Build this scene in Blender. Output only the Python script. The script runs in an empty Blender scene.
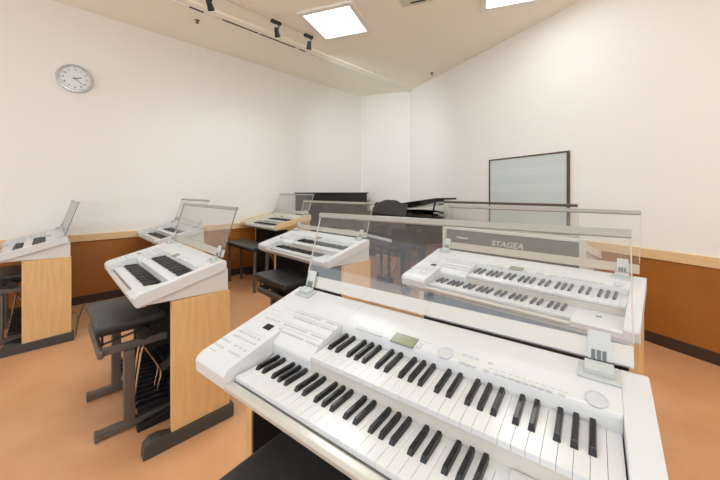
import bpy, bmesh, math, random
from mathutils import Vector, Matrix
RND = random.Random(7)
C = bpy.context.scene.collection
PI = math.pi

# ------------------------------------------------------------------ materials
def lin(c):
    return tuple(((v/255)/12.92 if v/255 <= .04045 else ((v/255+.055)/1.055)**2.4) for v in c) + (1.0,)

MATS = {}
def mat(name, rgb, rough=.5, metal=0.0, noise=None, bump=0.0, spec=.5):
    if name in MATS: return MATS[name]
    m = bpy.data.materials.new(name); m.use_nodes = True
    nt = m.node_tree; b = nt.nodes['Principled BSDF']
    b.inputs['Base Color'].default_value = lin(rgb)
    b.inputs['Roughness'].default_value = rough
    b.inputs['Metallic'].default_value = metal
    b.inputs['Specular IOR Level'].default_value = spec
    if noise:
        scale, rgb2, stretch = noise
        tc = nt.nodes.new('ShaderNodeTexCoord'); mp = nt.nodes.new('ShaderNodeMapping')
        mp.inputs['Scale'].default_value = stretch
        nz = nt.nodes.new('ShaderNodeTexNoise'); nz.inputs['Scale'].default_value = scale
        nz.inputs['Detail'].default_value = 6
        rp = nt.nodes.new('ShaderNodeValToRGB')
        rp.color_ramp.elements[0].position = .32; rp.color_ramp.elements[1].position = .68
        rp.color_ramp.elements[0].color = lin(rgb); rp.color_ramp.elements[1].color = lin(rgb2)
        L = nt.links
        L.new(tc.outputs['Object'], mp.inputs['Vector']); L.new(mp.outputs['Vector'], nz.inputs['Vector'])
        L.new(nz.outputs['Fac'], rp.inputs['Fac']); L.new(rp.outputs['Color'], b.inputs['Base Color'])
        if bump:
            bp = nt.nodes.new('ShaderNodeBump'); bp.inputs['Strength'].default_value = bump
            bp.inputs['Distance'].default_value = .002
            L.new(nz.outputs['Fac'], bp.inputs['Height']); L.new(bp.outputs['Normal'], b.inputs['Normal'])
    MATS[name] = m
    return m

def acrylic(name, haze, tint=(235, 238, 236), rough=.04):
    m = bpy.data.materials.new(name); m.use_nodes = True
    nt = m.node_tree; nt.nodes.clear(); N = nt.nodes.new; L = nt.links.new
    out = N('ShaderNodeOutputMaterial'); tr = N('ShaderNodeBsdfTransparent')
    tr.inputs['Color'].default_value = (.985, .99, .985, 1)
    df = N('ShaderNodeBsdfDiffuse'); df.inputs['Color'].default_value = lin(tint)
    tl = N('ShaderNodeBsdfTranslucent'); tl.inputs['Color'].default_value = lin(tint)
    gl = N('ShaderNodeBsdfGlossy'); gl.inputs['Roughness'].default_value = rough
    mh = N('ShaderNodeMixShader'); mh.inputs[0].default_value = .5
    m1 = N('ShaderNodeMixShader'); m1.inputs[0].default_value = haze
    lw = N('ShaderNodeLayerWeight'); lw.inputs['Blend'].default_value = .5
    pw = N('ShaderNodeMath'); pw.operation = 'POWER'; pw.inputs[1].default_value = 5.0
    L(lw.outputs['Facing'], pw.inputs[0])
    fr = N('ShaderNodeMath'); fr.operation = 'MULTIPLY_ADD'; fr.inputs[1].default_value = .9; fr.inputs[2].default_value = .04
    L(pw.outputs[0], fr.inputs[0])
    m2 = N('ShaderNodeMixShader')
    L(df.outputs[0], mh.inputs[1]); L(tl.outputs[0], mh.inputs[2])
    L(tr.outputs[0], m1.inputs[1]); L(mh.outputs[0], m1.inputs[2])
    L(fr.outputs[0], m2.inputs[0]); L(m1.outputs[0], m2.inputs[1]); L(gl.outputs[0], m2.inputs[2])
    L(m2.outputs[0], out.inputs['Surface'])
    MATS[name] = m
    return m

def emit(name, rgb, strength):
    m = bpy.data.materials.new(name); m.use_nodes = True
    b = m.node_tree.nodes['Principled BSDF']
    b.inputs['Base Color'].default_value = lin((240, 240, 240))
    b.inputs['Emission Color'].default_value = lin(rgb); b.inputs['Emission Strength'].default_value = strength
    MATS[name] = m
    return m

M_white = mat('white_plastic', (211, 213, 214), .32)
M_offwhite = mat('grey_white_plastic', (212, 211, 207), .4)
M_key = mat('ivory_key', (217, 219, 220), .18)
M_black = mat('black_key', (22, 22, 24), .22)
M_trimgrey = mat('grey_trim', (176, 170, 160), .4)
M_slip = mat('keyslip_metal', (200, 197, 188), .3, .3)
M_bed = mat('key_bed', (120, 116, 110), .6)
M_fascia = mat('warm_white_plastic', (205, 200, 191), .4)
M_wood = mat('maple_panel', (214, 172, 116), .45, noise=(9, (224, 186, 132), (6, 6, .5)))
M_cheek = mat('maple_cheek', (222, 190, 142), .4, noise=(9, (232, 204, 160), (6, .6, 6)))
M_cream = mat('cream_plastic', (214, 208, 190), .4)
M_foot = mat('charcoal_foot', (66, 64, 61), .45)
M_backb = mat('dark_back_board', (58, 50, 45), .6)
M_vinyl = mat('dark_vinyl', (52, 54, 53), .42, noise=(60, (58, 60, 59), (1, 1, 1)), bump=.15)
M_frame = mat('bronze_grey_metal', (104, 97, 90), .38, .25)
M_dark = mat('matt_black', (24, 24, 25), .5)
M_chrome = mat('chrome', (205, 195, 180), .18, 1.0)
M_alu = mat('satin_aluminium', (168, 168, 160), .32, .55)
M_bracket = mat('translucent_grey_plastic', (188, 193, 191), .25)
M_slotdark = mat('bracket_slot', (98, 106, 106), .4)
M_btn = mat('grey_button', (196, 198, 200), .4)
M_print = mat('grey_print', (176, 178, 180), .6)
M_lcd = mat('lcd_green', (138, 142, 112), .2)
M_lcdf = mat('lcd_bezel', (120, 122, 116), .3)
M_glossblack = mat('piano_black', (14, 13, 13), .08)
M_deskblack = mat('satin_black', (50, 48, 47), .4)
M_gold = mat('gold_iron_frame', (190, 140, 50), .3, .9)
M_brass = mat('brass', (200, 160, 80), .25, 1.0)
M_grille = mat('grey_grille_cloth', (92, 92, 94), .8)
M_letter = mat('silver_lettering', (200, 198, 194), .4)
M_glass = acrylic('clear_acrylic', .034)
M_frost = acrylic('frosted_acrylic', .84, (232, 226, 216))
M_edge = mat('refraction_dark_edge', (112, 112, 108), .3)  # darkness from refraction at the sheet's edge, put into the colour
M_face = mat('clock_face', (226, 230, 230), .4)
M_silver = mat('silver_plastic', (200, 203, 203), .25, .5)
M_ink = mat('dark_ink', (70, 74, 84), .5)
M_wall = mat('cream_wallpaper', (241, 238, 233), .9, noise=(160, (238, 234, 228), (1, 1, 1)))
M_wains = mat('brown_wainscot', (170, 105, 38), .5, noise=(3, (163, 99, 35), (1, 1, 1)))
M_rail = mat('light_wood_rail', (226, 190, 140), .45, noise=(5, (234, 202, 156), (1, 1, 12)))
M_base = mat('dark_baseboard', (66, 48, 38), .5)
M_ceil = mat('ceiling_board', (247, 242, 228), .95)
M_railwhite = mat('white_rail', (235, 234, 228), .35)
M_floor = mat('terracotta_vinyl_floor', (218, 166, 122), .42, noise=(3.2, (208, 152, 108), (1, 1, 1)))
M_outlet = mat('ivory_outlet', (226, 212, 160), .4)
M_lamp = emit('lamp_diffuser', (255, 252, 244), 6.0)
M_spotglow = emit('spot_lens', (255, 240, 215), 3.0)

def staff_mat():
    m = bpy.data.materials.new('staff_lined_board'); m.use_nodes = True
    nt = m.node_tree; b = nt.nodes['Principled BSDF']; N = nt.nodes.new; L = nt.links.new
    b.inputs['Roughness'].default_value = .25
    tc = N('ShaderNodeTexCoord'); sp = N('ShaderNodeSeparateXYZ'); L(tc.outputs['Object'], sp.inputs[0])
    def mth(op, a, bb=None):
        n = N('ShaderNodeMath'); n.operation = op
        for i, v in enumerate((a, bb)):
            if v is None: continue
            if isinstance(v, (int, float)): n.inputs[i].default_value = v
            else: L(v, n.inputs[i])
        return n.outputs[0]
    z = sp.outputs['Z']
    cell = mth('MODULO', mth('ADD', z, .02), .2)          # staves every 20 cm
    ins = mth('LESS_THAN', cell, .115)
    ln = mth('LESS_THAN', mth('MODULO', cell, .023), .0035)
    f = mth('MULTIPLY', ins, ln)
    mx = N('ShaderNodeMix'); mx.data_type = 'RGBA'
    mx.inputs['A'].default_value = lin((205, 214, 210)); mx.inputs['B'].default_value = lin((182, 192, 188))
    L(f, mx.inputs['Factor']); L(mx.outputs['Result'], b.inputs['Base Color'])
    return m
M_staff = staff_mat()

# ------------------------------------------------------------------ mesh helpers
class MB:
    def __init__(s): s.bm = bmesh.new()
    def box(s, x0, x1, y0, y1, z0, z1, M=None):
        v = [s.bm.verts.new(p) for p in ((x0,y0,z0),(x1,y0,z0),(x1,y1,z0),(x0,y1,z0),(x0,y0,z1),(x1,y0,z1),(x1,y1,z1),(x0,y1,z1))]
        if M is not None:
            for q in v: q.co = M @ q.co
        for f in ((0,3,2,1),(4,5,6,7),(0,1,5,4),(1,2,6,5),(2,3,7,6),(3,0,4,7)): s.bm.faces.new([v[i] for i in f])
        return s
    def prism(s, prof, x0, x1, axis='x'):
        def P(t, a, b): return (t,a,b) if axis == 'x' else ((a,t,b) if axis == 'y' else (a,b,t))
        A = [s.bm.verts.new(P(x0,a,b)) for a,b in prof]; B = [s.bm.verts.new(P(x1,a,b)) for a,b in prof]
        n = len(prof)
        s.bm.faces.new(A[::-1]); s.bm.faces.new(B)
        for i in range(n): s.bm.faces.new((A[i],A[(i+1)%n],B[(i+1)%n],B[i]))
        return s
    def cyl(s, p0, p1, r, r1=None, n=16):
        p0, p1 = Vector(p0), Vector(p1); d = (p1-p0); q = d.to_track_quat('Z','Y'); r1 = r if r1 is None else r1
        A=[];B=[]
        for i in range(n):
            a = 2*PI*i/n; o = Vector((math.cos(a), math.sin(a), 0))
            A.append(s.bm.verts.new(p0+q@(o*r))); B.append(s.bm.verts.new(p1+q@(o*r1)))
        s.bm.faces.new(A[::-1]); s.bm.faces.new(B)
        for i in range(n): s.bm.faces.new((A[i],A[(i+1)%n],B[(i+1)%n],B[i]))
        return s
    def tube(s, pts, r, n=10):
        pts = [Vector(p) for p in pts]; rings=[]; up=None
        for i,p in enumerate(pts):
            t = (pts[min(i+1,len(pts)-1)]-pts[max(i-1,0)]).normalized()
            if up is None: up = t.orthogonal().normalized()
            up = (up - t*up.dot(t)).normalized(); w = t.cross(up)
            rings.append([s.bm.verts.new(p+(up*math.cos(2*PI*k/n)+w*math.sin(2*PI*k/n))*r) for k in range(n)])
        for a,b in zip(rings, rings[1:]):
            for k in range(n): s.bm.faces.new((a[k],a[(k+1)%n],b[(k+1)%n],b[k]))
        s.bm.faces.new(rings[0][::-1]); s.bm.faces.new(rings[-1])
        return s
    def lathe(s, prof, n=32):
        rings=[]
        for r,z in prof:
            rings.append([s.bm.verts.new((r*math.cos(2*PI*k/n), r*math.sin(2*PI*k/n), z)) for k in range(n)])
        for a,b in zip(rings, rings[1:]):
            for k in range(n): s.bm.faces.new((a[k],a[(k+1)%n],b[(k+1)%n],b[k]))
        s.bm.faces.new(rings[0][::-1]); s.bm.faces.new(rings[-1])
        return s

CACHE = {}
def obj(name, mb, m, parent=None, bevel=0, smooth=False, key=None, loc=None, rot=None, seg=2):
    if key and key in CACHE:
        me = CACHE[key]
    else:
        bm = (mb() if callable(mb) else mb).bm
        bmesh.ops.recalc_face_normals(bm, faces=bm.faces)
        me = bpy.data.meshes.new(name); bm.to_mesh(me); bm.free()
        me.materials.append(m)
        if smooth:
            for p in me.polygons: p.use_smooth = True
            try: me.set_sharp_from_angle(angle=math.radians(35))
            except Exception: pass
        if key: CACHE[key] = me
    o = bpy.data.objects.new(name, me); C.objects.link(o)
    if bevel:
        b = o.modifiers.new('Bevel', 'BEVEL'); b.width = bevel; b.segments = seg; b.limit_method = 'ANGLE'
        b.angle_limit = math.radians(30)
    if parent: o.parent = parent
    if loc: o.location = loc
    if rot: o.rotation_euler = rot
    return o

def tag(o, label, cat, group=None):
    o['label'] = label; o['category'] = cat
    if group: o['group'] = group
    return o
def thing(name, label, cat, loc=(0,0,0), rz=0, group=None):
    o = bpy.data.objects.new(name, None); C.objects.link(o)
    o.location = loc; o.rotation_euler = (0,0,rz); o.empty_display_size = .1
    return tag(o, label, cat, group)
def struct(name, mb, m, bevel=0):
    o = obj(name, mb, m, bevel=bevel); o['kind'] = 'structure'
    return o

def text_mesh(body, size, shear=0.0, depth=.001, bold=0.0):
    cu = bpy.data.curves.new('lettering', 'FONT'); cu.body = body; cu.size = size; cu.shear = shear
    cu.extrude = depth; cu.offset = bold; cu.align_x = 'CENTER'; cu.align_y = 'CENTER'
    ob = bpy.data.objects.new('lettering', cu); C.objects.link(ob)
    dg = bpy.context.evaluated_depsgraph_get(); me = bpy.data.meshes.new_from_object(ob.evaluated_get(dg))
    bpy.data.objects.remove(ob)
    return me

# ------------------------------------------------------------------ electronic organ
W = .0235
SL = .256; SA = math.atan(SL)
def SZ(y): return .79 + SL*(y+.205)
def SD(x, y):      # height of the button panel, which dips toward the lower keys
    return SZ(y) if y > -.005 or x < -.172 or x > 0 else SZ(-.005) + .668*(y+.005)
BK = (.90, 2.10, 3.87, 5.0, 6.13)

def capprof(ytop0=None):
    p = [(-.192,.733),(-.204,.742),(-.207,.776),(-.199,.787),(-.185,.7955)]
    p += [(.203,.8945),(.213,.893),(.217,.885),(.217,.845)]
    return p
def console_mb(): 
    m = MB()
    m.prism(capprof(), -.33, -.172)
    m.prism(capprof(), .684, .732)
    # upper deck left of the upper keys, and behind them
    m.prism([(-.045,.770),(-.049,.800),(-.0488,.808),(-.046,.8135),(-.036,.8205),(-.005,SZ(-.005)),(.203,.8945),(.213,.893),(.217,.885),(.217,.845),(-.045,.765)], -.172, -.002)
    m.prism([(.086,.80),(.083,.853),(.088,SZ(.088)+.0005),(.203,.8945),(.213,.893),(.217,.885),(.217,.845),(.086,.79)], -.002, .684)
    # tray under both keyboards
    m.prism([(-.178,.735),(-.178,.7475),(-.04,.7475),(-.04,.792),(.086,.792),(.217,.85),(.217,.845)], -.172, .684)
    # block right of the lower keys
    m.prism([(-.192,.733),(-.204,.742),(-.206,.764),(-.196,.773),(-.046,.777),(-.046,.735)], .5185, .684)
    return m
def keyslip_mb():
    return MB().prism([(-.194,.733),(-.205,.741),(-.206,.752),(-.199,.757),(-.181,.757),(-.181,.735)], -.172, .5185)
def white_key_mb(L):
    return MB().prism([(-.05,-.013),(-.05,-.001),(-.0485,0),(L,0),(L,-.011),(-.046,-.011),(-.046,-.013)], .0004, W-.0004)
def black_key_mb(L):
    m = MB(); w=.0066; t=.0046
    lo=[(-w,0,-.001),(w,0,-.001),(w,L,-.001),(-w,L,-.001)]; hi=[(-t,.0075,.0105),(t,.0075,.0105),(t,L,.0112),(-t,L,.0112)]
    v=[m.bm.verts.new(p) for p in lo+hi]
    for f in ((0,3,2,1),(4,5,6,7),(0,1,5,4),(1,2,6,5),(2,3,7,6),(3,0,4,7)): m.bm.faces.new([v[i] for i in f])
    return m
def keyboard(root, name, x0, ytip, z, L, tilt, fascia):
    kb = obj(name, lambda: MB().box(0, 29*W, -.043, L, -.03, -.0125), M_bed, root, key=name, loc=(x0, ytip, z), rot=(tilt,0,0))
    for i in range(29):
        obj('white_key', lambda: white_key_mb(L), M_key, kb, key=name+'w', loc=(i*W,0,0))
    for o_ in range(4):
        for b in BK:
            obj('black_key', lambda: black_key_mb(L), M_black, kb, bevel=.0012, key=name+'b', loc=((7*o_+b)*W,0,0))
    return kb

def btns():
    r = []
    def row(xa, xb, n, y):
        for i in range(n): r.append((xa+(xb-xa)*i/max(1,n-1), y))
    for y, xa, xb in ((.073,-.200,-.088),(.048,-.180,-.073),(.009,-.181,-.085),(-.015,-.178,-.075)):
        row(xa, xb, 8, y)
    row(-.052,-.010,4,.073); row(-.054,-.008,4,.048); row(-.052,-.006,4,.009); row(-.050,-.005,4,-.015)
    row(.379,.409,3,.112); row(.379,.408,3,.086); r.append((.439,.112)); r.append((.437,.087))
    row(.460,.564,8,.087); r.append((.587,.088)); row(.060,.141,6,.086); 
    row(-.278,-.215,5,.008); row(-.300,-.195,7,-.098); row(-.300,-.200,6,-.078)
    row(-.318,-.282,3,-.125); row(-.245,-.222,2,-.127); r.append((-.196,-.127)); row(-.318,-.280,3,-.150); row(-.240,-.192,4,-.150)
    return r
def btn_mb():
    return MB().box(-.0055,.0055,-.003,.003,-.001,.003)
def prints_mb():
    m = MB()
    def line(xa, xb, y, h=.0018):
        x = xa
        while x < xb:
            w = .006+RND.random()*.006; zz = SZ(y)+.0006
            M = Matrix.Translation((x, y, zz)) @ Matrix.Rotation(SA,4,'X')
            m.box(0, min(w,xb-x), -h/2, h/2, -.0002, .0002, M); x += w+.004
    for y in (.083,.058,.019,-.004): line(-.205,-.01,y)
    line(-.28,-.22,.03); line(-.30,-.2,-.065); line(-.315,-.28,-.169,.004); line(.05,.15,.096)
    line(.44,.6,.097); line(.255,.285,.115); line(-.30,-.255,.05); line(-.26,-.225,.075)
    return m
def side_wedge_mb():
    return MB().prism([(-.150,.7315),(.232,.722),(.232,.842),(.210,.8445),(-.165,.7375)], -.305, .712)
def foot_mb():
    return MB().prism([(-.172,0),(.252,0),(.256,.020),(.256,.072),(.246,.080),(.225,.076),(-.060,.068),(-.078,.076),(-.110,.083),(-.142,.081),(-.167,.060)], -.030, .030)

def music_rest(root, topmat=None, edge=None):
    # glass leans back: bottom (y .200, z .905) to top (y .287, z 1.190)
    lean = -math.atan2(.087,.285); Lg = math.hypot(.087,.285)
    g = obj('music_rest', lambda: MB().box(-.292,.708,-.0022,.0022,.0,Lg-.008), M_glass, root, key='glass', loc=(0,.2005,.906), rot=(lean,0,0))
    obj('lower_strip', lambda: MB().box(-.292,.708,.0026,.0056,.003,.044), M_frost, g, key='strip')
    obj('top_rail', lambda: MB().prism([(-.008,Lg-.020),(.008,Lg-.020),(.008,Lg),(-.008,Lg)], -.294,.710), topmat or M_alu, g, bevel=.002, key='toprail'+(topmat.name if topmat else ''))
    for x in (-.2915,.7065):
        obj('side_edge', lambda: MB().box(0,.0025,-.0028,.0028,.05,Lg-.02), edge or M_frost, g, key='gedge'+(edge.name if edge else ''), loc=(x,0,0))
    for x in (-.262,.648):
        b = obj('bracket', lambda: bracket_mb(), M_bracket, g, bevel=.002, key='bracket', loc=(x,0,0))
        if len(b.data.materials) == 1:
            b.data.materials.append(M_slotdark)
            for p in b.data.polygons[-18:]: p.material_index = 1
    return g
def bracket_mb():
    m = MB(); R = Matrix.Rotation(math.atan2(.087,.285),4,'X')       # undo the lean for the base plate
    m.box(-.021,.021,-.0075,-.0030,.002,.062)
    R2 = R @ Matrix.Translation((0,-.025,-.0115-.0065)) @ Matrix.Rotation(SA,4,'X')
    m.box(-.038,.038,-.024,.020,0,.0045,R2)
    m.box(-.026,.026,-.012,.0195,.004,.017,R2)
    for x in (-.010,0,.010): m.box(x-.0036,x+.0036,-.0095,-.0070,.002,.022)
    return m

def organ(label, loc, rz, group=None, variant='white', buttons='rows', dark_edge=False):
    wood = variant == 'wood'
    root = thing('electronic_organ', label, 'electronic organ', loc, rz, group)
    body = M_cream if wood else M_white
    v = variant if variant == 'wood' else 'w'
    obj('console', console_mb, body, root, bevel=.0035, smooth=True, key='console'+v, seg=3)
    obj('keyslip', keyslip_mb, M_slip, root, bevel=.002, key='slip')
    obj('lower_trim', lambda: MB().box(-.305,.700,-.190,-.150,.7225,.7335), M_trimgrey, root, bevel=.002, key='ltrim')
    obj('fascia', lambda: MB().box(-.172,.684,-.0440,-.040,.748,.8050), M_fascia, root, key='fascia')
    obj('side_wedge', side_wedge_mb, M_cheek if wood else M_offwhite, root, bevel=.002, key='wedge'+v)
    if wood:
        for x in (-.352,.730):
            ck = obj('wooden_cheek', lambda: MB().prism([(-.214,.735),(-.218,.795),(-.200,.806),(.215,.911),(.226,.903),(.226,.835)], 0, .024), M_cheek, root, bevel=.003, key='cheek', loc=(x,0,0))
            ck['label'] = 'light wood side cheek'
    keyboard(root, 'upper_keyboard', 0, 0, .825, .087, .07, True)
    keyboard(root, 'lower_keyboard', -.1645, -.125, .769, .090, 0, True)
    # controls
    d = obj('display', lambda: MB().box(-.036,.036,-.020,.020,-.001,.002), M_lcdf, root, bevel=.001, key='dispf', loc=(.214,.099,SZ(.099)), rot=(SA,0,0))
    obj('screen', lambda: MB().box(-.033,.033,-.017,.017,.0015,.0025), M_lcd, d, key='disp')
    for nm, x, y, r in (('dial',.334,.099,.0185),('volume_knob',.643,.103,.0185)):
        obj(nm, lambda: MB().lathe([(.0195,-.001),(.0195,.003),(.0165,.0042),(.0160,.003),(.0150,.003),(.0120,.0032)]), M_btn, root, smooth=True, key='dial', loc=(x,y,SZ(y)), rot=(SA,0,0))
    obj('panel_button', lambda: MB().box(-.006,.006,-.010,.010,-.001,.003), M_btn, root, bevel=.001, key='sbtn', loc=(.262,.097,SZ(.097)), rot=(SA,0,0))
    obj('black_window', lambda: MB().box(-.017,.017,-.012,.012,-.001,.0015), M_black, root, key='bwin', loc=(-.224,-.024,SZ(-.024)), rot=(SA,0,0))
    obj('media_slot', lambda: MB().box(-.010,.010,-.004,.004,-.001,.0012), M_black, root, key='slot', loc=(.60,-.11,.776))
    if buttons == 'each':
        for x, y in btns():
            obj('panel_button', btn_mb, M_btn, root, key='btn', loc=(x,y,SD(x,y)), rot=(SA,0,0), bevel=.001)
    else:
        def allb():
            m = MB()
            for x, y in btns(): m.box(-.0055,.0055,-.003,.003,-.001,.003, Matrix.Translation((x,y,SD(x,y))) @ Matrix.Rotation(SA,4,'X'))
            return m
        obj('button_rows', allb, M_btn, root, key='btnrows')
    obj('panel_lettering', prints_mb, M_print, root, key='prints')['kind'] = 'stuff'
    music_rest(root, M_frame if variant == 'teacher' else None, M_edge if dark_edge else None)
    # stand
    for x in (-.296,.706):
        obj('side_panel', lambda: MB().box(-.016,.016,-.050,.238,.066,.724), M_white if variant == 'teacher' else M_wood, root, bevel=.002, key='side'+('t' if variant=='teacher' else ''), loc=(x,0,0))
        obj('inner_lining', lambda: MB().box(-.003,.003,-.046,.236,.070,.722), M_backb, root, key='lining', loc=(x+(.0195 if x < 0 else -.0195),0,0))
        obj('foot', foot_mb, M_foot, root, bevel=.003, key='foot', loc=(x,0,0))
    if variant != 'teacher':
        obj('back_board', lambda: MB().box(-.274,.684,.200,.216,.090,.722), M_backb, root, key='back')
    else:
        g = obj('back_panel', lambda: MB().box(-.30,.702,.236,.250,.080,.916), M_grille, root)
        obj('back_frame', lambda: MB().box(-.332,-.296,.234,.262,.06,.93).box(.698,.734,.234,.262,.06,.93).box(-.332,.734,.200,.262,.910,.932).box(-.296,.698,.234,.262,.06,.10), M_offwhite, root, bevel=.003)
        for body_, sz, xx, zz in (('STAGEA', .066, .170, .822), ('YAMAHA', .027, .545, .836)):
            me = text_mesh(body_, sz, .25 if body_ == 'STAGEA' else 0, .001, .0015); me.materials.append(M_letter)
            t = bpy.data.objects.new('lettering', me); C.objects.link(t); t.parent = g
            t.location = (xx, .2515, zz); t.rotation_euler = (PI/2,0,PI)
    pb = obj('pedalboard', lambda: MB().box(-.268,.50,.085,.192,.005,.105).prism([(-.155,.0),(.19,.0),(.19,.10),(-.06,.045),(-.155,.028)],.462,.500), M_dark, root, bevel=.004, key='pb')
    for i in range(13):
        obj('pedal', lambda: MB().prism([(-.142,.062),(-.142,.088),(-.128,.096),(.10,.082),(.10,.06)], -.0125,.0125), M_dark, pb, bevel=.003, key='pedal', loc=(-.256+i*.0565,0,0))
    for x in (.10,.33):
        obj('expression_pedal', lambda: MB().prism([(.02,.13),(.16,.22),(.19,.20),(.19,.105),(.09,.105)], 0,.10), M_dark, root, bevel=.004, key='expr', loc=(x,0,0))
    for x in (.235,.305):
        obj('guard_bar', lambda: MB().tube([(0,-.135,.097),(0,-.120,.22),(0,-.106,.33),(0,-.100,.360),(0,-.092,.374),(0,-.084,.366),(0,-.044,.285),(0,-.010,.212),(0,-.004,.190),(0,-.006,.165),(0,-.018,.11),(0,-.022,.085)], .0068), M_chrome, root, smooth=True, key='guard', loc=(x,0,0))
    return root

# ------------------------------------------------------------------ benches
def bench(label, loc, rz, group):
    r = thing('organ_bench', label, 'bench', loc, rz, group)
    obj('seat', lambda: MB().box(-.300,.212,-.165,.165,.525,.571), M_vinyl, r, bevel=.018, key='bseat', seg=3)
    fr = obj('seat_frame', lambda: MB().box(-.275,.190,-.150,.160,.505,.526), M_dark, r, bevel=.003, key='bsf')
    for s in (-1,1):
        obj('post', lambda: MB().box(-.024,.024,-.024,.024,.045,.422), M_frame, r, bevel=.004, key='bpost', loc=(s*.225+.03,-.026,0))
        obj('foot', lambda: MB().box(-.020,.020,-.165,.180,.008,.046).box(-.021,.021,-.169,-.150,0,.048).box(-.021,.021,.165,.183,0,.048), M_frame, r, bevel=.004, key='bfoot', loc=(s*.225+.03,0,0))
        obj('side_beam', lambda: MB().box(-.013,.013,-.135,.155,.420,.460), M_frame, r, bevel=.004, key='bbeam', loc=(s*.232,0,0))
        obj('lift_rod', lambda: MB().tube([(0,-.13,.452),(0,-.13,.507)], .006).tube([(0,-.13,.458),(0,.13,.505)], .0055).tube([(0,.13,.458),(0,.13,.507)], .006), M_dark, r, smooth=True, key='brod', loc=(s*.205-.03,0,0))
        obj('height_knob', lambda: MB().cyl((-.015,0,0),(.012,0,0),.036,.032,20), M_dark, r, smooth=True, key='bknob', loc=(s*.265-.03,.045,.485))
    obj('front_tube', lambda: MB().box(-.262,.262,-.158,-.128,.412,.458), M_frame, r, bevel=.012, key='bft', seg=3)
    obj('axle', lambda: MB().tube([(-.29,.045,.485),(.23,.045,.485)], .007), M_dark, r, smooth=True, key='baxle')
    return r

def long_bench(label, loc, rz):
    r = thing('long_bench', label, 'bench', loc, rz)
    obj('seat', lambda: MB().box(-.44,.44,-.15,.15,.548,.580), M_vinyl, r, bevel=.009)
    obj('apron', lambda: MB().box(-.41,.41,-.11,.11,.522,.549), M_dark, r)
    for sx in (-1,1):
        for sy in (-1,1):
            obj('leg', lambda: MB().box(-.015,.015,-.015,.015,0,.524), M_frame, r, bevel=.003, key='lbleg', loc=(sx*.38,sy*.085,0))
    return r

# ------------------------------------------------------------------ room
XL = -4.83
FC = (-3.57, 4.84)                     # where the far wall meets the angled wall
D = Vector((.94,-.34)).normalized()
XR = 4.2; YB = -3.2
RE = (XR, FC[1] + D.y/D.x*(XR-FC[0]))
pts = [(XL,YB),(XL,4.78),FC,RE,(XR,YB)]
struct('floor', MB().prism(pts, -.1, 0, 'z'), M_floor)
def wallrun(p, q, z0, z1, t, off=0.0):
    """box along p->q (room on the right-hand side), thickness t outward when off>=0, inward when t<0"""
    p, q = Vector(p), Vector(q); d = (q-p).normalized(); n = Vector((-d.y, d.x))   # outward (left of travel)
    L = (q-p).length
    M = Matrix(((d.x,n.x,0,p.x),(d.y,n.y,0,p.y),(0,0,1,0),(0,0,0,1)))
    a, b = min(off,off+t), max(off,off+t)
    return MB().box(0, L, a, b, z0, z1, M)
sides = [('left',(XL,YB),(XL,4.78)),('far',(XL,4.78),FC),('right',FC,RE),('east',RE,(XR,YB)),('rear',(XR,YB),(XL,YB))]
for i,(nm,p,q) in enumerate(sides):
    struct('wall_'+nm, wallrun(p,q,0,3.5,.1), M_wall)
    struct('trim_%d' % (2*i+1), wallrun(p,q,.085,.722,-.006), M_wains)
    struct('trim_%d' % (2*i+2), wallrun(p,q,.715,.797,-.024), M_rail, bevel=.004)
    struct('baseboard_'+nm, wallrun(p,q,0,.092,-.012), M_base)
# ceiling: a gently rising strip along the left wall, then the flat main ceiling
XS = -3.57
cs = struct('ceiling', MB().prism([(XS,YB-.1),(XR+.1,YB-.1),(XR+.1,5.2),(XS,5.2)], 3.222, 3.32, 'z'), M_ceil)
cs2 = struct('ceiling_side', MB().prism([(XL-.1,3.377),(XS,3.213),(XS,3.32),(XL-.1,3.48)], YB-.1, 5.2, 'y'), M_ceil)
struct('trim_11', MB().box(XS, XS+.10, YB, 4.80, 3.196, 3.224), M_ceil, bevel=.003)

rail = thing('curtain_track', 'long slim white track with dark slots along the ceiling beside the left wall', 'track', (0,0,0))
obj('track_body', MB().box(XS-.028, XS+.004, -2.6, 4.82, 3.190, 3.214), M_railwhite, rail, bevel=.003)
for ya, yb in ((1.03,1.17),(1.36,1.78),(1.80,2.30),(2.36,2.46)):
    obj('dark_slot', MB().box(XS-.005, XS+.009, ya, yb, 3.1885, 3.2085), M_dark, rail)

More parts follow.
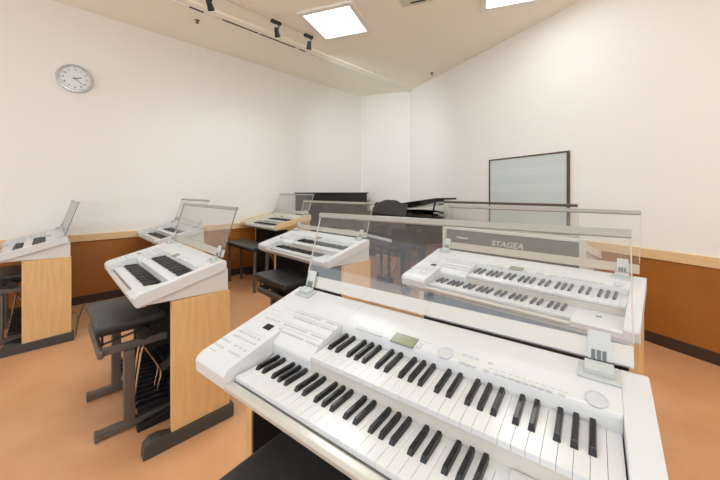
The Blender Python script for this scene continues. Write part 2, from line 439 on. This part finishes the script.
# spotlight track
tk = thing('spotlight_track', 'thin pale lighting track on the ceiling that carries three black spotlights', 'lighting track', (-3.19,0,0))
obj('track_body', MB().box(-.013,.013,-1.5,2.32,3.203,3.223), M_cream, tk)
for y, tilt, lab in ((1.08,.5,'black ceiling spotlight at the top edge, leftmost of the three on the track'),
                     (1.80,.45,'black ceiling spotlight in the middle of the track above the left wall'),
                     (2.24,.2,'black ceiling spotlight at the right end of the track, nearest the square lamp')):
    s = thing('ceiling_spotlight', lab, 'spotlight', (-3.19,y,3.207), 0, 'spotlights on the ceiling track')
    obj('adapter', lambda: MB().box(-.018,.018,-.055,.065,-.032,0), M_dark, s, bevel=.003, key='sadapt')
    obj('stem', lambda: MB().tube([(0,.04,-.03),(0,.04,-.065),(-.012,.03,-.085)], .007), M_dark, s, smooth=True, key='sstem')
    h = obj('lamp_head', lambda: MB().lathe([(.012,.05),(.024,.045),(.026,.0),(.033,-.045),(.031,-.05)],20), M_dark, s, smooth=True, key='shead', loc=(-.015,.025,-.115), rot=(tilt,.5,0))
    obj('lens', lambda: MB().lathe([(.027,-.0515),(.027,-.0495)],20), M_spotglow, h, key='slens')
    sd = bpy.data.lights.new('spot_light', 'SPOT'); sd.energy = 105 if y > 2 else 17; sd.spot_size = math.radians(85); sd.spot_blend = 1; sd.shadow_soft_size = .03; sd.color = (.86,.95,1)
    so_ = bpy.data.objects.new('spot_light', sd); C.objects.link(so_); so_.parent = s; so_.location = (-.05,.03,-.19)
    so_.rotation_euler = Vector((-.75, 2.3, -1.0) if y > 2 else (-1.2, .35, -1.35)).to_track_quat('-Z','Y').to_euler()

# ceiling lamps
E1 = Vector((.912,.410)); E2 = Vector((-.410,.912)); RA = math.atan2(.410,.912)
L1 = Vector((-2.74,2.312))
def ceiling_lamp(i, j, label, power):
    p = L1 + E1*1.875*i - E2*2.0*j
    t = thing('ceiling_lamp', label, 'ceiling light', (p.x,p.y,3.222), RA, 'square ceiling lamps')
    fr = MB()
    for a in ((-.325,.325,-.325,-.268),(-.325,.325,.268,.325),(-.325,-.268,-.268,.268),(.268,.325,-.268,.268)): fr.box(a[0],a[1],a[2],a[3],-.024,0)
    obj('frame', lambda: fr, M_railwhite, t, bevel=.003, key='lampframe')
    obj('diffuser', lambda: MB().box(-.27,.27,-.27,.27,-.018,-.002), M_lamp, t, key='lampdiff')
    ld = bpy.data.lights.new('lamp_light', 'AREA'); ld.shape = 'SQUARE'; ld.size = .52; ld.energy = power; ld.color = (.76,.93,1.0)
    lo = bpy.data.objects.new('lamp_light', ld); C.objects.link(lo); lo.parent = t; lo.location = (0,0,-.027)
PW = 15
ceiling_lamp(0,0,'square white ceiling lamp wholly in view beside the spotlight track',17)
ceiling_lamp(1,0,'square white ceiling lamp cut off by the top edge of the picture',5.2)
ceiling_lamp(0,1,'added unseen square ceiling lamp above the white organs on the left',17)  # from here on the lamps are unseen, added to light the room
ceiling_lamp(1,1,'added unseen square ceiling lamp above the two nearest white organs',3.5)
ceiling_lamp(2,1,'added unseen square ceiling lamp to the right of the nearest organ',2.5)
ceiling_lamp(1,2,'added unseen square ceiling lamp right behind the viewer',6)
ceiling_lamp(2,2,'added unseen square ceiling lamp behind the viewer on the right',6)

# invented broad window behind the viewer, added for cool fill light
wf = MB(); WX0, WX1, WZ0, WZ1 = -4.2, 3.4, .95, 2.75
for a,b,c,d in ((WX0-.06,WX1+.06,WZ0-.06,WZ0),(WX0-.06,WX1+.06,WZ1,WZ1+.06),(WX0-.06,WX0,WZ0,WZ1),(WX1,WX1+.06,WZ0,WZ1),(-1.7,-1.62,WZ0,WZ1),(.88,.96,WZ0,WZ1)): wf.box(a,b,YB,YB+.05,c,d)
wn = struct('added_window_1', wf, M_railwhite)
pn = obj('added_glow_pane', MB().box(WX0,WX1,YB+.003,YB+.010,WZ0,WZ1), emit('fill_glow', (214,230,255), 1.0), wn)
wl = bpy.data.lights.new('added_fill_light', 'AREA'); wl.shape = 'RECTANGLE'; wl.size = WX1-WX0; wl.size_y = WZ1-WZ0; wl.energy = 122; wl.color = (.76,.91,1)
wo = bpy.data.objects.new('added_fill_light', wl); C.objects.link(wo); wo.location = ((WX0+WX1)/2, YB+.07, (WZ0+WZ1)/2); wo.rotation_euler = (PI/2+.45,0,0)

# invented east window added to brighten the left wall, also outside the picture
yf = MB()
for a,b,c,d in ((-2.66,.66,.99,1.05),(-2.66,.66,2.55,2.61),(-2.66,-2.6,1.05,2.55),(.6,.66,1.05,2.55),(-1.04,-.96,1.05,2.55)): yf.box(XR-.05,XR,a,b,c,d)
w2 = struct('added_window_2', yf, M_railwhite)
obj('added_glow_pane', MB().box(XR-.010,XR-.003,-2.6,.6,1.05,2.55), MATS['fill_glow'], w2)
wl = bpy.data.lights.new('added_fill_light', 'AREA'); wl.shape = 'RECTANGLE'; wl.size = 3.2; wl.size_y = 1.5; wl.energy = 100; wl.color = (.76,.91,1)
wo = bpy.data.objects.new('added_fill_light', wl); C.objects.link(wo); wo.location = (XR-.07, -1.0, 1.8); wo.rotation_euler = (PI/2+.45,0,PI/2)

# air vent, sprinklers
vp = Vector((-1.87,2.66)) - E2*.30
av = thing('air_vent', 'beige ceiling air vent with a dark slot at the top edge between two lamps', 'vent', (vp.x,vp.y,3.222), RA)
obj('vent_plate', MB().box(-.16,.16,-.30,.30,-.014,0), M_cream, av, bevel=.004)
obj('slot', MB().box(-.06,.10,.235,.262,-.0155,-.012), M_dark, av)
for x, y, z, lab in ((-2.79,4.38,3.222,'small grey sprinkler head on the ceiling near the far corner'),(-3.90,1.21,3.257,'small grey sprinkler head on the ceiling strip above the left wall')):
    tag(obj('sprinkler', lambda: MB().lathe([(.028,0),(.028,-.006),(.012,-.012),(.010,-.03),(.018,-.033),(.018,-.036)],16), M_frame, smooth=True, key='spr', loc=(x,y,z)), lab, 'sprinkler', 'ceiling sprinklers')

# clock on the left wall
ck = thing('wall_clock', 'round silver wall clock on the left wall', 'clock', (XL,.228,2.555))
ck.rotation_euler = (PI/2,0,PI/2)        # local z -> +X, local y -> up, local x -> +Y
obj('rim', MB().lathe([(.150,0),(.156,.012),(.156,.03),(.148,.042),(.136,.044),(.131,.034),(.129,.026)],48), M_silver, ck, smooth=True)
fc = obj('clock_face', MB().lathe([(.130,.004),(.130,.028)],48), M_face, ck)
tk_ = MB()
for i in range(60):
    a = 2*PI*i/60; l = .010 if i%5==0 else .005
    tk_.box(-.0012 if i%5 else -.002,.0012 if i%5 else .002,.125-l,.125,.0278,.0288,Matrix.Rotation(a,4,'Z'))
obj('minute_marks', tk_, M_ink, fc)
bmn = bmesh.new()
for h in range(1,13):
    me = text_mesh(str(h), .030, 0, .0005, .0004); a = PI/2-2*PI*h/12
    me.transform(Matrix.Translation((.098*math.cos(a),.098*math.sin(a),.0285))); bmn.from_mesh(me)
me = bpy.data.meshes.new('numerals'); bmn.to_mesh(me); bmn.free(); me.materials.append(M_ink)
nm = bpy.data.objects.new('numerals', me); C.objects.link(nm); nm.parent = fc
def hand(a, L, w, z): return MB().prism([(-w,-.018),(w,-.018),(w*.7,L),(-w*.7,L)], z, z+.0015, 'z'), -a
for nm_, hh, L, w, z in (('hour_hand', 2+22/60, .062,.0045,.030),('minute_hand', 22/60*12, .095,.003,.033)):
    mb_, a = hand(2*PI*hh/12, L, w, z); obj(nm_, mb_, M_dark, ck, rot=(0,0,a))

# whiteboard on the angled wall
def onright(s, off=0.0):                      # point s metres along the angled wall from its far corner, off metres into the room
    return Vector((FC[0]+D.x*s+D.y*off, FC[1]+D.y*s-D.x*off))
RR = math.atan2(D.y,D.x)
from_px = {}
A_ = .77
def px2right(u):                              # distance along the angled wall seen in photo column u
    h = math.atan((u-367.76)/312.07) - A_ ; d = Vector((math.sin(h), math.cos(h)))
    # FC + D s = d t
    det = D.x*(-d.y) + d.x*D.y; b = Vector((-FC[0],-FC[1]))
    return (b.x*(-d.y) + d.x*b.y)/det
s0, s1 = px2right(491.0), px2right(569.0)
p = onright((s0+s1)/2, .006); wb = thing('whiteboard', 'tall pale board ruled with music staves and a thin dark frame on the angled wall', 'whiteboard', (p.x,p.y,0), RR)
hw = (s1-s0)/2; ZB, ZT = .83, 1.70
obj('board_panel', MB().box(-hw,hw,-.014,0,ZB,ZT), M_staff, wb)
M_wbframe = mat('bronze_frame', (92,80,62), .4, .3)
f = MB(); f.box(-hw-.012,-hw+.006,-.022,.0,ZB-.012,ZT+.012).box(hw-.006,hw+.014,-.026,.0,ZB-.012,ZT+.012).box(-hw,hw,-.022,0,ZT-.004,ZT+.012).box(-hw,hw,-.022,0,ZB-.012,ZB+.006)
obj('frame', f, M_wbframe, wb)
obj('pen_tray', MB().box(-.25,.25,-.07,-.02,ZB-.012,ZB), M_alu, wb, bevel=.003)

# socket
p = onright(0,0)
s_out = 4.16
p = onright(s_out, .006); so = thing('wall_socket', 'ivory wall socket on the brown wainscot at the right edge', 'socket', (p.x,p.y,.275), RR)
obj('cover_plate', MB().box(-.036,.036,-.008,0,-.06,.06), M_outlet, so, bevel=.003)
obj('socket_insert', MB().box(-.020,.020,-.011,-.005,-.042,.036), M_cream, so, bevel=.003)

# ------------------------------------------------------------------ organs and benches
G = 'white organs in the classroom'
organ('white two-manual organ nearest the camera, with its full keyboards in view', (-.727,.563,0), .1415, G, buttons='each')
organ('white two-manual organ right behind the nearest one, in front of the dark grey lettered panel', (-.808,1.664,0), 0, G)
organ('white two-manual organ on the left with its whole light wood side panel and bench visible', (-2.526,.492,0), 0, G, dark_edge=True)
organ('white two-manual organ cut off by the left edge of the picture', (-4.43,-.085,0), 0, G, dark_edge=True)
organ('white two-manual organ half hidden behind a music rest beside the brown left wall', (-4.43,.99,0), 0, G)
organ('white two-manual organ in the middle distance in front of the black upright piano', (-2.483,1.610,0), 0, G)
ow = organ('cream organ with light wood cheeks in the far left corner', (-4.43,2.37,0), 0, None, 'wood')
ow.scale = (.95,1.28,1.05)
ot = organ("teacher's organ turned round, its dark grey back panel lettered in silver towards us", (-.80,3.00,0), PI-.075, None, 'teacher')
ot.scale = (1.15,1,1)

B = 'height-adjustable organ benches'
bench('dark vinyl bench at the bottom edge, pushed under the nearest organ', (-.525,.425,0), .1415, B)
bench('dark vinyl bench with bronze frame left of the wood-panelled organ in front', (-2.365,.340,0), 0, B)
bench('dark vinyl bench at the left edge of the picture under the cut-off organ', (-4.27,-.245,0), 0, B)
bench('dark vinyl bench in front of the organ in the middle distance', (-2.325,1.432,0), 0, B)
long_bench('long dark bench with thin legs in front of the cream organ', (-4.165,1.925,0), 0)

# cable behind the leftmost organ
tag(obj('power_cord', MB().tube([(-3.735,.160,.235),(-3.70,.178,.23),(-3.69,.184,.21),(-3.69,.184,.12),(-3.71,.182,.05),(-3.78,.184,.008),(-4.2,.22,.008),(-4.80,.30,.008)], .004), M_frame, smooth=True),
    'thin grey cord hanging behind the leftmost organ', 'cord')

# ------------------------------------------------------------------ upright piano against the left wall
up = thing('upright_piano', 'black upright piano against the left wall in the far corner', 'piano', (-4.805,3.10,0))
# local: x from the wall into the room, y along the wall
PL = 1.49
obj('cabinet', MB().box(0.000,0.330,0,PL,.06,1.245), M_glossblack, up, bevel=.004)
obj('top_lid', MB().box(-0.005,0.360,-.015,PL+.015,1.245,1.272), M_glossblack, up, bevel=.005)
obj('front_panel', MB().box(0.325,0.338,.06,PL-.06,.80,1.22), M_glossblack, up, bevel=.004)
obj('lower_panel', MB().box(0.325,0.338,.06,PL-.06,.12,.58), M_glossblack, up, bevel=.004)
obj('key_bed', MB().box(0.320,0.570,0,PL,.60,.70), M_glossblack, up, bevel=.004)
obj('fallboard', MB().prism([(0.330,.705),(0.550,.705),(0.560,.73),(0.490,.76),(0.330,.79)], .06, PL-.06, 'y'), M_glossblack, up, bevel=.004)
for y in (0,PL-.05):
    obj('key_cheek', MB().prism([(0.330,.70),(0.570,.70),(0.570,.74),(0.490,.80),(0.330,.83)], y, y+.05, 'y'), M_glossblack, up, bevel=.004)
    obj('leg', MB().box(0.490,0.550,y,y+.05,0,.60), M_glossblack, up, bevel=.004)
    obj('toe_block', MB().box(0.000,0.570,y,y+.05,.0,.06), M_glossblack, up, bevel=.004)
for y in (.66,.73,.80):
    obj('pedal', MB().box(0.330,0.440,y-.015,y+.015,.06,.075), M_brass, up, bevel=.003)
obj('music_shelf', MB().box(0.330,0.370,.3,PL-.3,.84,.86), M_glossblack, up, bevel=.003)

# ------------------------------------------------------------------ grand piano
gp = thing('grand_piano', 'black grand piano with raised lid and scalloped music desk before the far corner', 'piano', (-2.885,2.925,0), -.28)
def bez(p0,p1,p2,p3,n):
    return [tuple((1-t)**3*a+3*(1-t)**2*t*b+3*(1-t)*t*t*c+t**3*d for a,b,c,d in zip(p0,p1,p2,p3)) for t in (i/n for i in range(n+1))]
curve = bez((.74,.55),(.74,.95),(.22,.85),(.12,1.22),14) + bez((.12,1.22),(.08,1.42),(-.20,1.46),(-.38,1.45),8)[1:] + bez((-.38,1.45),(-.62,1.45),(-.74,1.36),(-.74,1.20),6)[1:]
outline = [(-.74,.24),(.74,.24)] + curve
inner = [(-.70,.28),(.70,.28)] + [(x-(.04 if x>0 else -.04), y-.04) for x,y in curve]
cm = MB()
A=[cm.bm.verts.new((x,y,.66)) for x,y in outline]; B2=[cm.bm.verts.new((x,y,.985)) for x,y in outline]
Ci=[cm.bm.verts.new((x,y,.985)) for x,y in inner]; Di=[cm.bm.verts.new((x,y,.90)) for x,y in inner]
n=len(outline)
for R1,R2 in ((A,B2),(B2,Ci),(Ci,Di)):
    for i in range(n): cm.bm.faces.new((R1[i],R1[(i+1)%n],R2[(i+1)%n],R2[i]))
cm.bm.faces.new(A[::-1]); cm.bm.faces.new(Di)
for x in (-.74,.62): cm.box(x,x+.12,0,.26,.62,.86)
cm.box(-.74,.74,-.01,.26,.60,.665)
case = obj('case', cm, M_glossblack, gp)
ip = MB(); ip.prism(inner, .895,.912,'z')
obj('iron_frame', ip, M_gold, case, loc=(0,.01,.004)).scale = (.97,.975,1)
kk = MB()
for i in range(52): kk.box(-.62+i*1.24/52+.0006,-.62+(i+1)*1.24/52-.0006,-.005,.15,.70,.722)
keys = obj('white_keys', kk, M_key, gp)
kk = MB()
for i in range(52):
    if (i+5)%7 in (0,2,3,5,6) and i<51 : kk.box(-.62+(i+1)*1.24/52-.006,-.62+(i+1)*1.24/52+.006,.05,.15,.72,.732)
obj('black_keys', kk, M_black, gp)
obj('key_slip', MB().box(-.62,.62,-.02,-.008,.665,.705), M_glossblack, gp)
obj('fallboard', MB().prism([(.16,.70),(.15,.74),(.21,.90),(.245,.90),(.245,.70)], -.62,.62), M_glossblack, gp, bevel=.003)
# music desk with a scalloped crest
prof=[(-.40,0)]+[(-.40,.15),(-.37,.185),(-.30,.18)]
prof+=[(-.24,.19),(-.16,.215),(-.08,.225),(0,.222),(.08,.225),(.16,.215),(.24,.19),(.30,.18),(.37,.185),(.40,.15),(.40,0)]
dm=MB(); dm.prism([(a,b) for a,b in prof], -.009,.009,'y')
obj('music_desk', dm, M_deskblack, gp, bevel=.003, loc=(0,.36,.952), rot=(-.22,0,0))
# lid: hinged on the bass (left) side
def lidmesh(pts):
    m=MB(); m.prism([(x+.75,y) for x,y in pts],0,.022,'z'); return m
main=[(-.75,.56),(.75,.56)]+[(x*1.01,y+.01) for x,y in curve[1:]]
obj('lid', lidmesh(main), M_glossblack, gp, bevel=.003, loc=(-.75,0,.99), rot=(0,-.115,0))
obj('folded_lid_flap', lidmesh([(-.75,.57),(.75,.57),(.75,.90),(-.75,.90)]), M_glossblack, gp, bevel=.003, loc=(-.75,0,1.014), rot=(0,-.115,0))
obj('lid_prop', MB().tube([(.60,.62,.985),(.66,.62,1.15)], .010), M_glossblack, gp)
for x,y in ((-.62,.20),(.62,.20),(-.30,1.20)):
    lg = obj('leg', MB().prism([(-.055,.61),(.055,.61),(.055,.50),(.038,.09),(-.038,.09),(-.055,.50)], -.045,.045,'y'), M_glossblack, gp, bevel=.004, loc=(x,y,0))
    obj('caster', MB().cyl((-.015,0,.045),(.015,0,.045),.045,n=16).box(-.02,.02,-.02,.02,.06,.092), M_brass, lg, smooth=False)
ly = obj('pedal_lyre', MB().box(-.11,-.08,.30,.33,.12,.62).box(.08,.11,.30,.33,.12,.62).box(-.13,.13,.26,.36,.06,.14), M_glossblack, gp, bevel=.004)
for x in (-.06,0,.06): obj('pedal', MB().box(x-.012,x+.012,.18,.27,.075,.09), M_brass, ly, bevel=.003)
obj('lyre_brace', MB().tube([(-.06,.35,.13),(-.06,.62,.64)],.008).tube([(.06,.35,.13),(.06,.62,.64)],.008), M_brass, gp, smooth=True)

pbn = thing('piano_bench', 'black piano bench in front of the grand piano', 'bench', (-3.00,2.57,0), -.28)
obj('seat', MB().box(-.30,.30,-.17,.17,.44,.50), M_vinyl, pbn, bevel=.015)
obj('apron', MB().box(-.28,.28,-.15,.15,.37,.445), M_glossblack, pbn, bevel=.003)
for sx in (-1,1):
    for sy in (-1,1):
        obj('leg', lambda: MB().prism([(-.024,.38),(.024,.38),(.017,0),(-.017,0)],-.02,.02,'y'), M_glossblack, pbn, key='pbleg', loc=(sx*.25,sy*.12,0))

# ------------------------------------------------------------------ world, camera, view
w = bpy.data.worlds.new('World'); bpy.context.scene.world = w; w.use_nodes = True
w.node_tree.nodes['Background'].inputs[0].default_value = (.9,.93,1,1); w.node_tree.nodes['Background'].inputs[1].default_value = .3
cam = bpy.data.cameras.new('Camera'); co = bpy.data.objects.new('Camera', cam); C.objects.link(co)
cam.sensor_width = 36; cam.lens = 312.07/720*36; cam.shift_x = (360-367.76)/720; cam.shift_y = (192.07-240)/720
cam.clip_start = .02
co.location = (0,0,1.279); co.rotation_euler = (PI/2,0,.77)
sc = bpy.context.scene; sc.camera = co
sc.view_settings.view_transform = 'Standard'; sc.view_settings.look = 'None'; sc.view_settings.gamma = 1
sc.view_settings.use_curve_mapping = False; sc.view_settings.exposure = -0.25
cy = sc.cycles
cy.transparent_max_bounces = 24; cy.max_bounces = 12; cy.diffuse_bounces = 8; cy.glossy_bounces = 4
cy.use_denoising = True; cy.sample_clamp_indirect = 8
